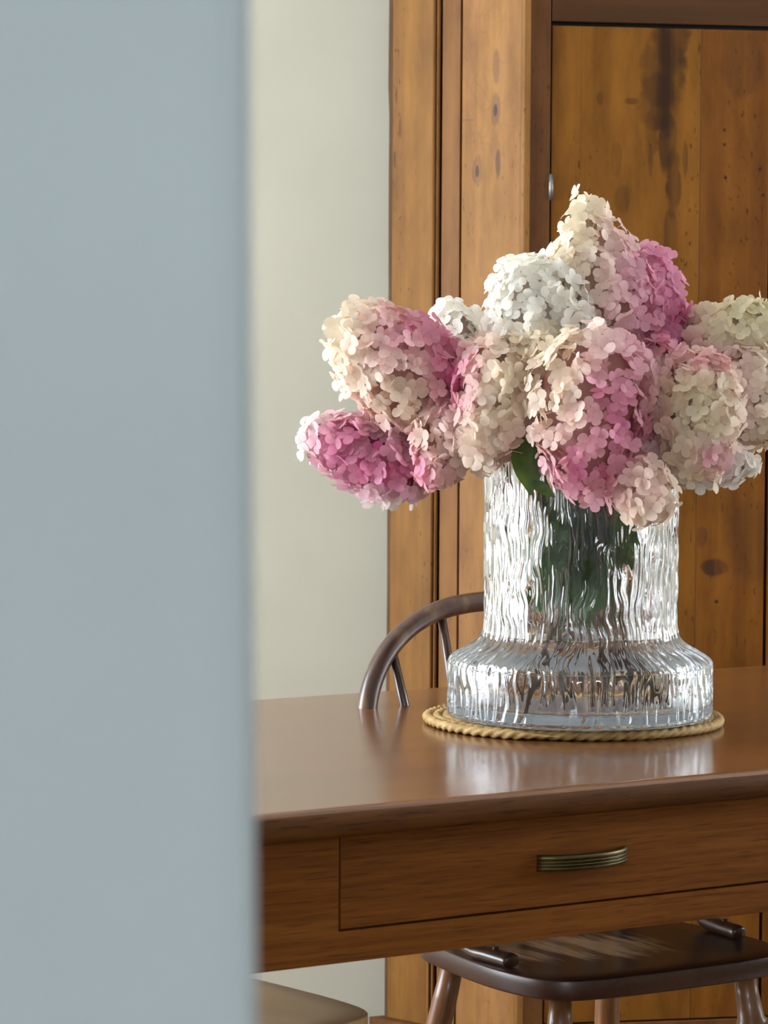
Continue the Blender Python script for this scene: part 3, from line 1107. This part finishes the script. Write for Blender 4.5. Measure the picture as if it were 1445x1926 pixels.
def lathe_tube(name, p0, p1, prof, mat, parent, seg=14):
    p0, p1 = Vector(p0), Vector(p1)
    return tube(name, [p0.lerp(p1, t) for t, r in prof], [r for t, r in prof], mat, parent, seg)


TURNED = [(0, .013), (.10, .016), (.16, .018), (.17, .021), (.185, .021), (.19, .016), (.20, .021), (.215, .021), (.22, .015), (.30, .019), (.50, .021), (.62, .017),
          (.64, .021), (.66, .021), (.68, .015), (.85, .012), (1, .010)]
PLAIN = [(0, .014), (.15, .0165), (.5, .019), (.8, .015), (1, .012)]


def windsor(loc, rz, label, seat_mat, name='windsor_chair', braces=True):
    root = empty(name, loc, rz)
    tag(root, label, 'chair', 'wooden hoop back chairs at the table')
    ol = seat_outline()
    n = len(ol)
    SH, TK = .45, .027
    V, F = [], []
    # rings: bottom inner, bottom edge, side, top edge, then dished top
    for (s, z) in ((.95, SH - TK), (.99, SH - TK + .001), (1.0, SH - TK + .004), (1.0, SH - .0022), (.997, SH - .0006), (.99, SH), (.80, SH - .001), (.55, SH - .005), (.25, SH - .007)):
        for (x, y) in ol:
            V.append((x * s, y * s, z))
    R_n = 9
    for i in range(R_n - 1):
        for k in range(n):
            k2 = (k + 1) % n
            F.append((i * n + k, i * n + k2, (i + 1) * n + k2, (i + 1) * n + k))
    F.append(tuple(range(n))[::-1]); F.append(tuple(range((R_n - 1) * n, R_n * n)))
    me = mesh_from('seat', V, F)
    bm = bmesh.new(); bm.from_mesh(me); bmesh.ops.recalc_face_normals(bm, faces=bm.faces)
    for f in bm.faces: f.smooth = True
    bm.to_mesh(me); bm.free()
    link('seat', me, seat_mat, root)

    def lean(z): return -.150 - (z - .45) * .20
    # hoop
    pts = []
    for z, x in ((.44, .160), (.52, .182), (.60, .204), (.66, .217)):
        pts.append((x, lean(z), z))
    HC, HW, HHt = .70, .2225, .181
    for k in range(13):
        a = math.pi * k / 12
        pts.append((HW * math.copysign(abs(math.cos(a)) ** .86, math.cos(a)) if abs(math.cos(a)) > 1e-6 else 0, lean(HC + HHt * math.sin(a)), HC + HHt * math.sin(a) ** .92 if math.sin(a) > 0 else HC))
    for z, x in ((.66, -.217), (.60, -.204), (.52, -.182), (.44, -.160)):
        pts.append((x, lean(z), z))
    hp = smooth_path(pts, 90)
    tube('hoop', hp, .0135, M_chair, root, 14)
    # spindles
    for i in range(5):
        s = i - 2
        xb, xt = s * .056, s * .084
        # height of the hoop at xt
        zt = HC + HHt * max(.05, 1 - (abs(xt) / HW) ** (2 / .86)) ** (.5 * .92 / 1) - .004
        b = Vector((xb, lean(.44) , .44)); t_ = Vector((xt, lean(zt), zt))
        lathe_tube('spindle', b, t_, [(0, .0085), (.2, .0095), (.45, .0092), (.8, .0068), (1, .0058)], M_chair, root, 10)
    # legs
    feet = {}
    for sx in (-1, 1):
        for front in (1, 0):
            tp = Vector((sx * .145, .135, SH - TK + .006)) if front else Vector((sx * .125, -.13, SH - TK + .006))
            bt = Vector((sx * .195, .185, 0.0)) if front else Vector((sx * .185, -.215, 0.0))
            feet[(sx, front)] = (tp, bt)
            lathe_tube('leg', tp, bt, TURNED if front else PLAIN, M_leg, root, 14)
    # stretchers
    for sx in (-1, 1):
        pf = feet[(sx, 1)][0].lerp(feet[(sx, 1)][1], .58); pb = feet[(sx, 0)][0].lerp(feet[(sx, 0)][1], .58)
        lathe_tube('stretcher', pf, pb, [(0, .008), (.5, .013), (1, .008)], M_leg, root, 10)
    for tt, fr in ((.42, 1), (.50, 0)):
        pf = feet[(-1, fr)][0].lerp(feet[(-1, fr)][1], tt); pb = feet[(1, fr)][0].lerp(feet[(1, fr)][1], tt)
        lathe_tube('stretcher', pf, pb, [(0, .008), (.5, .013), (1, .008)], M_leg, root, 10)
    # hip braces: bent arms from hoop to seat, screwed down at the front end
    for sx in ((-1, 1) if braces else ()):
        zz = .655
        pp = smooth_path([(sx * .215, lean(zz) + .006, zz), (sx * .216, -.13, .615), (sx * .210, -.075, .545), (sx * .198, -.035, .487), (sx * .190, .0, .4625), (sx * .185, .035, .4595), (sx * .183, .075, .4585), (sx * .183, .084, .4575)], 34)
        rr_ = [.0125] * 30 + [.0118, .0105, .008, .004]
        br = tube('hip_brace', pp, rr_, M_chair, root, 12, flat=.80)
        bm = bmesh.new()
        bmesh.ops.create_cone(bm, cap_ends=True, segments=10, radius1=.0042, radius2=.0036, depth=.003, matrix=Matrix.Translation((sx * .1845, .048, .4695)))
        sme = bpy.data.meshes.new('screw'); bm.to_mesh(sme); bm.free()
        link('screw', sme, M_iron, br)
    return root


c1 = tab(2.455, .525)
windsor(c1, YAW + math.pi, 'dark brown hoop back chair with worn seat, behind the vase', M_seat)
c2 = tab(1.776, .462)
windsor(c2, YAW - math.pi / 2 + .155, 'chair with a pale tan seat tucked under the table end, lower left', M_seat2, braces=False)

# ------------------------------------------------------------------ cupboard
CYAW = math.radians(11.0)
Cc = at_depth(981, 900, 5.22)
Cc.z = 0
Cl = at_depth(722, 900, 5.42)
Cl.z = 0
uv = Vector((math.cos(CYAW), math.sin(CYAW), 0))
nf = Vector((math.sin(CYAW), -math.cos(CYAW), 0))          # outwards
CTOP = 2.12
cab = empty('cupboard', Cc, CYAW)
tag(cab, 'tall old pine cupboard standing against the cream wall', 'cupboard')


def front_x(px, py=600):
    return (at_plane(px, py, Cc, nf) - Cc).dot(uv)


def front_z(px, py):
    return at_plane(px, py, Cc, nf).z


# local axes: x along the front, y into the cupboard
cl_local = Vector(((Cl - Cc).dot(uv), (Cl - Cc).dot(-nf), 0))
side_dir = cl_local.normalized()                   # from the corner back to the wall
side_nrm = Vector((side_dir.y, -side_dir.x, 0))
if side_nrm.y > 0: side_nrm = -side_nrm
side_len = cl_local.length
sideroot_rot = math.atan2(side_dir.y, side_dir.x)
s_dir_w = (Cl - Cc).normalized()
s_nrm_w = Vector((s_dir_w.y, -s_dir_w.x, 0))
if s_nrm_w.y > 0: s_nrm_w = -s_nrm_w


def side_s(px, py=600):
    return (at_plane(px, py, Cc, s_nrm_w) - Cc).dot(s_dir_w)


def side_z(px, py):
    return at_plane(px, py, Cc, s_nrm_w).z


def side_board(name, s0, s1, z0, z1, d0, d1, mat, bev=.0012):
    """board in the canted side: s from the corner, d = how far it stands proud"""
    me = box_mesh(name, s0, s1, -d1, -d0, z0, z1, bev)
    o = link(name, me, mat, cab)
    # local frame: x along side, -y outwards
    X = side_dir; Y = -side_nrm
    o.matrix_local = Matrix(((X.x, Y.x, 0, 0), (X.y, Y.y, 0, 0), (0, 0, 1, 0), (0, 0, 0, 1)))
    return o


pine = dict(axis='Z', fine=46.0, stretch=30.0, rough=0.5, bump=0.12, spec=0.15, mottle=.5)
P_D, P_M, P_L = (0.150, 0.062, 0.0145), (0.203, 0.090, 0.022), (0.256, 0.122, 0.034)


def sspot(px, py, rx, rz, k):
    return (side_s(px, py), side_z(px, py), rx, rz, k)


M_pine_a = wood('pine_plank', (0.114, 0.045, 0.0066), (0.157, 0.067, 0.011), (0.20, 0.089, 0.016), blotch=((0.20, 0.09, 0.03), 14.0, .35),
                spots=[sspot(752, 240, .003, .02, .7), sspot(745, 180, .0025, .015, .6), sspot(742, 300, .0025, .015, .7)], **pine)
M_pine_b = wood('pine_strip', (0.114, 0.044, 0.009), (0.157, 0.065, 0.0145), (0.203, 0.089, 0.021), **pine)
M_pine_c = wood('pine_plank_knotted', P_D, P_M, P_L, crackle=.16, blotch=((0.23, 0.10, 0.045), 20.0, .45), spot_col=(0.05, 0.03, 0.025),
                spots=[sspot(932, 205, .011, .026, .38), sspot(932, 207, .005, .011, .95), sspot(898, 322, .012, .026, .4), sspot(898, 322, .0045, .011, .95), sspot(937, 308, .006, .026, .7), sspot(934, 125, .008, .030, .4),
                       sspot(880, 226, .018, .003, .4), sspot(905, 480, .006, .035, .3)], **pine)
M_pine_shade = wood('pine_shaded_edge', (0.040, 0.018, 0.007), (0.070, 0.030, 0.011), (0.10, 0.045, 0.018), **pine)
# the side boards
ZLOW = 0.07
s_post = side_s(977)
s978, s866, s862, s828, s812, s735, s722 = [side_s(v) for v in (977, 866.5, 862, 828, 812, 735, 722)]
side_board('plank', s978, s866, ZLOW, CTOP, -.02, .0, M_pine_c)
side_board('plank', s862, s828, ZLOW, CTOP, -.02, -.0015, M_pine_b)
side_board('plank', s812, s735, ZLOW, CTOP, -.02, -.001, M_pine_a)
sb = (s812 - s828) / 2
for i in range(2):
    s0 = s828 + .0012 + i * sb
    pts = []
    n = 9
    prof = [(s0 + sb * .08 + sb * .84 * k / (n - 1), .0005 + .0035 * math.sin(math.pi * k / (n - 1))) for k in range(n)]
    V = [(p, -d, ZLOW) for p, d in prof] + [(p, -d, CTOP) for p, d in prof]
    F = [(k, k + 1, n + k + 1, n + k) for k in range(n - 1)]
    bd = mesh_from('bead', V, F)
    bm = bmesh.new(); bm.from_mesh(bd); bmesh.ops.recalc_face_normals(bm, faces=bm.faces)
    r = bmesh.ops.solidify(bm, geom=bm.faces[:], thickness=.006); bm.to_mesh(bd); bm.free()
    o = link('bead', bd, M_pine_b, cab, smooth=True)
    X = side_dir; Y = -side_nrm
    o.matrix_local = Matrix(((X.x, Y.x, 0, 0), (X.y, Y.y, 0, 0), (0, 0, 1, 0), (0, 0, 0, 1)))
# worn back edge strip with a wavy outline; its shadow is in the dark colour
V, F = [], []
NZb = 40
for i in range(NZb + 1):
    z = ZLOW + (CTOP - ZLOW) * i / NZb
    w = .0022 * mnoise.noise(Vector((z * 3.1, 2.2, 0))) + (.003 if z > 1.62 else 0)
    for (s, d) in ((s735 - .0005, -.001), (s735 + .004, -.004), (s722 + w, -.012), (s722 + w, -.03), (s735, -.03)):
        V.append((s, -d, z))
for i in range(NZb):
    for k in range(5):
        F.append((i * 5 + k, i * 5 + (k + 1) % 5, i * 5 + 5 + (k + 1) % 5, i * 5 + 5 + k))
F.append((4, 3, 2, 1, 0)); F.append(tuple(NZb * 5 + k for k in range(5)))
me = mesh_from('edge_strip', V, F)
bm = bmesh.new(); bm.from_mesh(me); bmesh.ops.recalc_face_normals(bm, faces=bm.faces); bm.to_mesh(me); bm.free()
o = link('edge_strip', me, M_pine_shade, cab)
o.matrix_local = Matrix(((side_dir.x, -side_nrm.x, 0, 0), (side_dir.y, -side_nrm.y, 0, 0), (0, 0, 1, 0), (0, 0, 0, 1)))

# the front: stile, rail, two doors
M_frame = wood('frame_brown', (0.080, 0.030, 0.008), (0.115, 0.046, 0.013), (0.155, 0.066, 0.021), **pine)
M_rail = wood('rail_brown', (0.040, 0.016, 0.005), (0.062, 0.025, 0.008), (0.085, 0.036, 0.012), axis='X', fine=46.0, stretch=26.0, rough=.5, bump=.1, spec=.15)
x_st0, x_st1 = 0.004, front_x(1034, 500)
zdt = front_z(1040, 44)
zdb = 0.10
d_r = front_x(1441, 1000)
# chamfered corner post
cx0 = side_dir * s978
V, F = [], []
for z in (ZLOW, CTOP):
    for (x, y) in ((cx0.x, cx0.y), (x_st0 * .0 + .0005, .0015), (x_st0 + .006, .0), (x_st0 + .006, .03), (cx0.x + .01, .035)):
        V.append((x, y, z))
for k in range(5):
    F.append((k, (k + 1) % 5, 5 + (k + 1) % 5, 5 + k))
F += [(4, 3, 2, 1, 0), (5, 6, 7, 8, 9)]
me = mesh_from('corner_post', V, F)
bm = bmesh.new(); bm.from_mesh(me); bmesh.ops.recalc_face_normals(bm, faces=bm.faces); bm.to_mesh(me); bm.free()
link('corner_post', me, M_pine_c, cab)
box('stile', x_st0 + .006, x_st1 - .001, 0, .03, ZLOW, CTOP, M_frame, cab, bev=.001)
FW = 2 * d_r - x_st1 + .055
box('stile', FW - .055, FW, 0, .03, ZLOW, CTOP, M_frame, cab, bev=.001)
box('top_rail', x_st1 + .001, FW - .056, 0, .03, zdt + .004, CTOP, M_rail, cab, bev=.001)
box('bottom_rail', x_st1 + .001, FW - .056, 0, .03, ZLOW, zdb - .003, M_frame, cab, bev=.001)


def fspot(px, py, rx, rz, k):
    return (front_x(px, py), front_z(px, py), rx, rz, k)


door = dict(axis='Z', fine=40.0, stretch=30.0, rough=0.45, bump=0.1, spec=0.15, mottle=.62)
M_door1 = wood('door_pine', (0.125, 0.044, 0.0045), (0.165, 0.062, 0.0065), (0.205, 0.080, 0.0095), blotch=((0.10, 0.034, 0.005), 18.0, .4), spot_col=(0.028, 0.011, 0.004),
               spots=[fspot(1262, 70, .034, .060, .92), fspot(1250, 130, .042, .070, .95), fspot(1240, 195, .036, .055, .92), fspot(1226, 250, .012, .05, .7), fspot(1256, 265, .016, .06, .75), fspot(1268, 345, .014, .06, .95), fspot(1262, 440, .012, .05, .55),
                      fspot(1172, 375, .014, .025, .5), fspot(1160, 300, .010, .03, .35), fspot(1225, 300, .004, .03, .6), fspot(1190, 190, .014, .006, .5), fspot(1130, 185, .006, .012, .4),
                      fspot(1245, 505, .004, .018, .6), fspot(1095, 160, .0014, .16, .35), fspot(1325, 60, .004, .1, .2), fspot(1290, 300, .005, .035, .5)], **door)
M_door2 = wood('door_pine_red', (0.118, 0.038, 0.004), (0.158, 0.055, 0.0058), (0.195, 0.072, 0.0085), blotch=((0.095, 0.028, 0.0045), 14.0, .5), spot_col=(0.035, 0.014, 0.007),
               spots=[fspot(1364, 244, .0032, .0032, 1.4), fspot(1364, 272, .0036, .0036, 1.4), fspot(1366, 334, .003, .003, 1.3), fspot(1431, 318, .003, .004, 1.2), fspot(1437, 367, .003, .003, 1.2),
                      fspot(1345, 1068, .024, .016, .85), fspot(1322, 1010, .010, .018, .4), fspot(1349, 1132, .0035, .0035, 1.3), fspot(1360, 955, .002, .010, .8),
                      fspot(1420, 1010, .05, .07, .35), fspot(1400, 120, .04, .06, .35), fspot(1388, 1205, .002, .014, .5)], **door)
xb = front_x(1316, 500)
dgap = .0022


def make_door(x0, x1, hinge_side):
    # the root of a door is its first board; the others sit beside it, one level deeper is not needed
    split = xb if hinge_side < 0 else x1 - (xb - x_st1 - dgap)
    dr_ = empty('door', (0, 0, 0))
    dr_.parent = cab
    box('board', x0, split - .0003, .003, .026, zdb, zdt - .003, M_door1 if hinge_side < 0 else M_door2, dr_, bev=.0008)
    box('board', split + .0003, x1, .003, .026, zdb, zdt - .003, M_door2 if hinge_side < 0 else M_door1, dr_, bev=.0008)
    for z in (front_z(1034, 352), .35):
        hx = x0 - dgap / 2 if hinge_side < 0 else x1 + dgap / 2
        bm = bmesh.new()
        bmesh.ops.create_cone(bm, cap_ends=True, segments=10, radius1=.0038, radius2=.0038, depth=.042, matrix=Matrix.Translation((hx, -.001, z)))
        me = bpy.data.meshes.new('hinge'); bm.to_mesh(me); bm.free()
        link('hinge', me, M_zinc, dr_, smooth=True)
    return dr_


make_door(x_st1 + dgap, d_r - .002, -1)
make_door(d_r + .004, FW - .057, 1)
# dark interior / back of the carcass, plinth and cornice
bx = cl_local
V = []
poly = [(side_dir.x * .01, .032), (FW - .03, .032), (FW - .03, .40), (side_dir.x * side_len * .9 + .02, .40), (side_dir.x * side_len * .93 + .02, side_dir.y * side_len + .01), (side_dir.x * .03 + .02, side_dir.y * .03 + .03)]


def prism(name, poly, z0, z1, mat):
    n = len(poly)
    V = [(x, y, z0) for x, y in poly] + [(x, y, z1) for x, y in poly]
    F = [(k, (k + 1) % n, n + (k + 1) % n, n + k) for k in range(n)] + [tuple(range(n))[::-1], tuple(range(n, 2 * n))]
    me = mesh_from(name, V, F)
    bm = bmesh.new(); bm.from_mesh(me); bmesh.ops.recalc_face_normals(bm, faces=bm.faces); bm.to_mesh(me); bm.free()
    return link(name, me, mat, cab)


depth_right = (BWY - .02 - Cc.y)            # keep the back clear of the wall
# world back plane y = BWY-0.02 in local coords
def back_local(x):
    # local point (x, y): world y = Cc.y + x*sin + y*cos
    return (BWY - .022 - Cc.y - x * math.sin(CYAW)) / math.cos(CYAW)


xl = (side_dir * side_len).x
poly = [(.022, .031), (FW - .01, .031), (FW - .01, max(.05, back_local(FW - .01))), (xl + .022, back_local(xl + .022)), (xl + .022, side_dir.y * side_len + .004), ]
# inner carcass, set behind the boards
poly = [(.012, .033), (FW - .006, .033), (FW - .006, max(.06, back_local(FW - .006))), (xl + .03, back_local(xl + .03)), (xl + .03, side_dir.y * side_len * .93 + .03)]
prism('carcass', poly, ZLOW, CTOP - .01, M_dark)
sp = side_dir * (side_len + .012)
on = side_nrm * .016
poly = [(sp.x + on.x, sp.y + on.y), (0 + on.x * .6, -.016), (FW + .016, -.016), (FW + .016, .02), (.02, .02), (sp.x + .03, sp.y)]
prism('plinth', poly, 0.0, ZLOW, M_frame)
prism('cornice', [(sp.x + on.x * 2, sp.y + on.y * 2), (on.x, -.035), (FW + .035, -.035), (FW + .035, .02), (.02, .02), (sp.x + .03, sp.y)], CTOP, CTOP + .06, M_frame)
print('florets', n_flo)
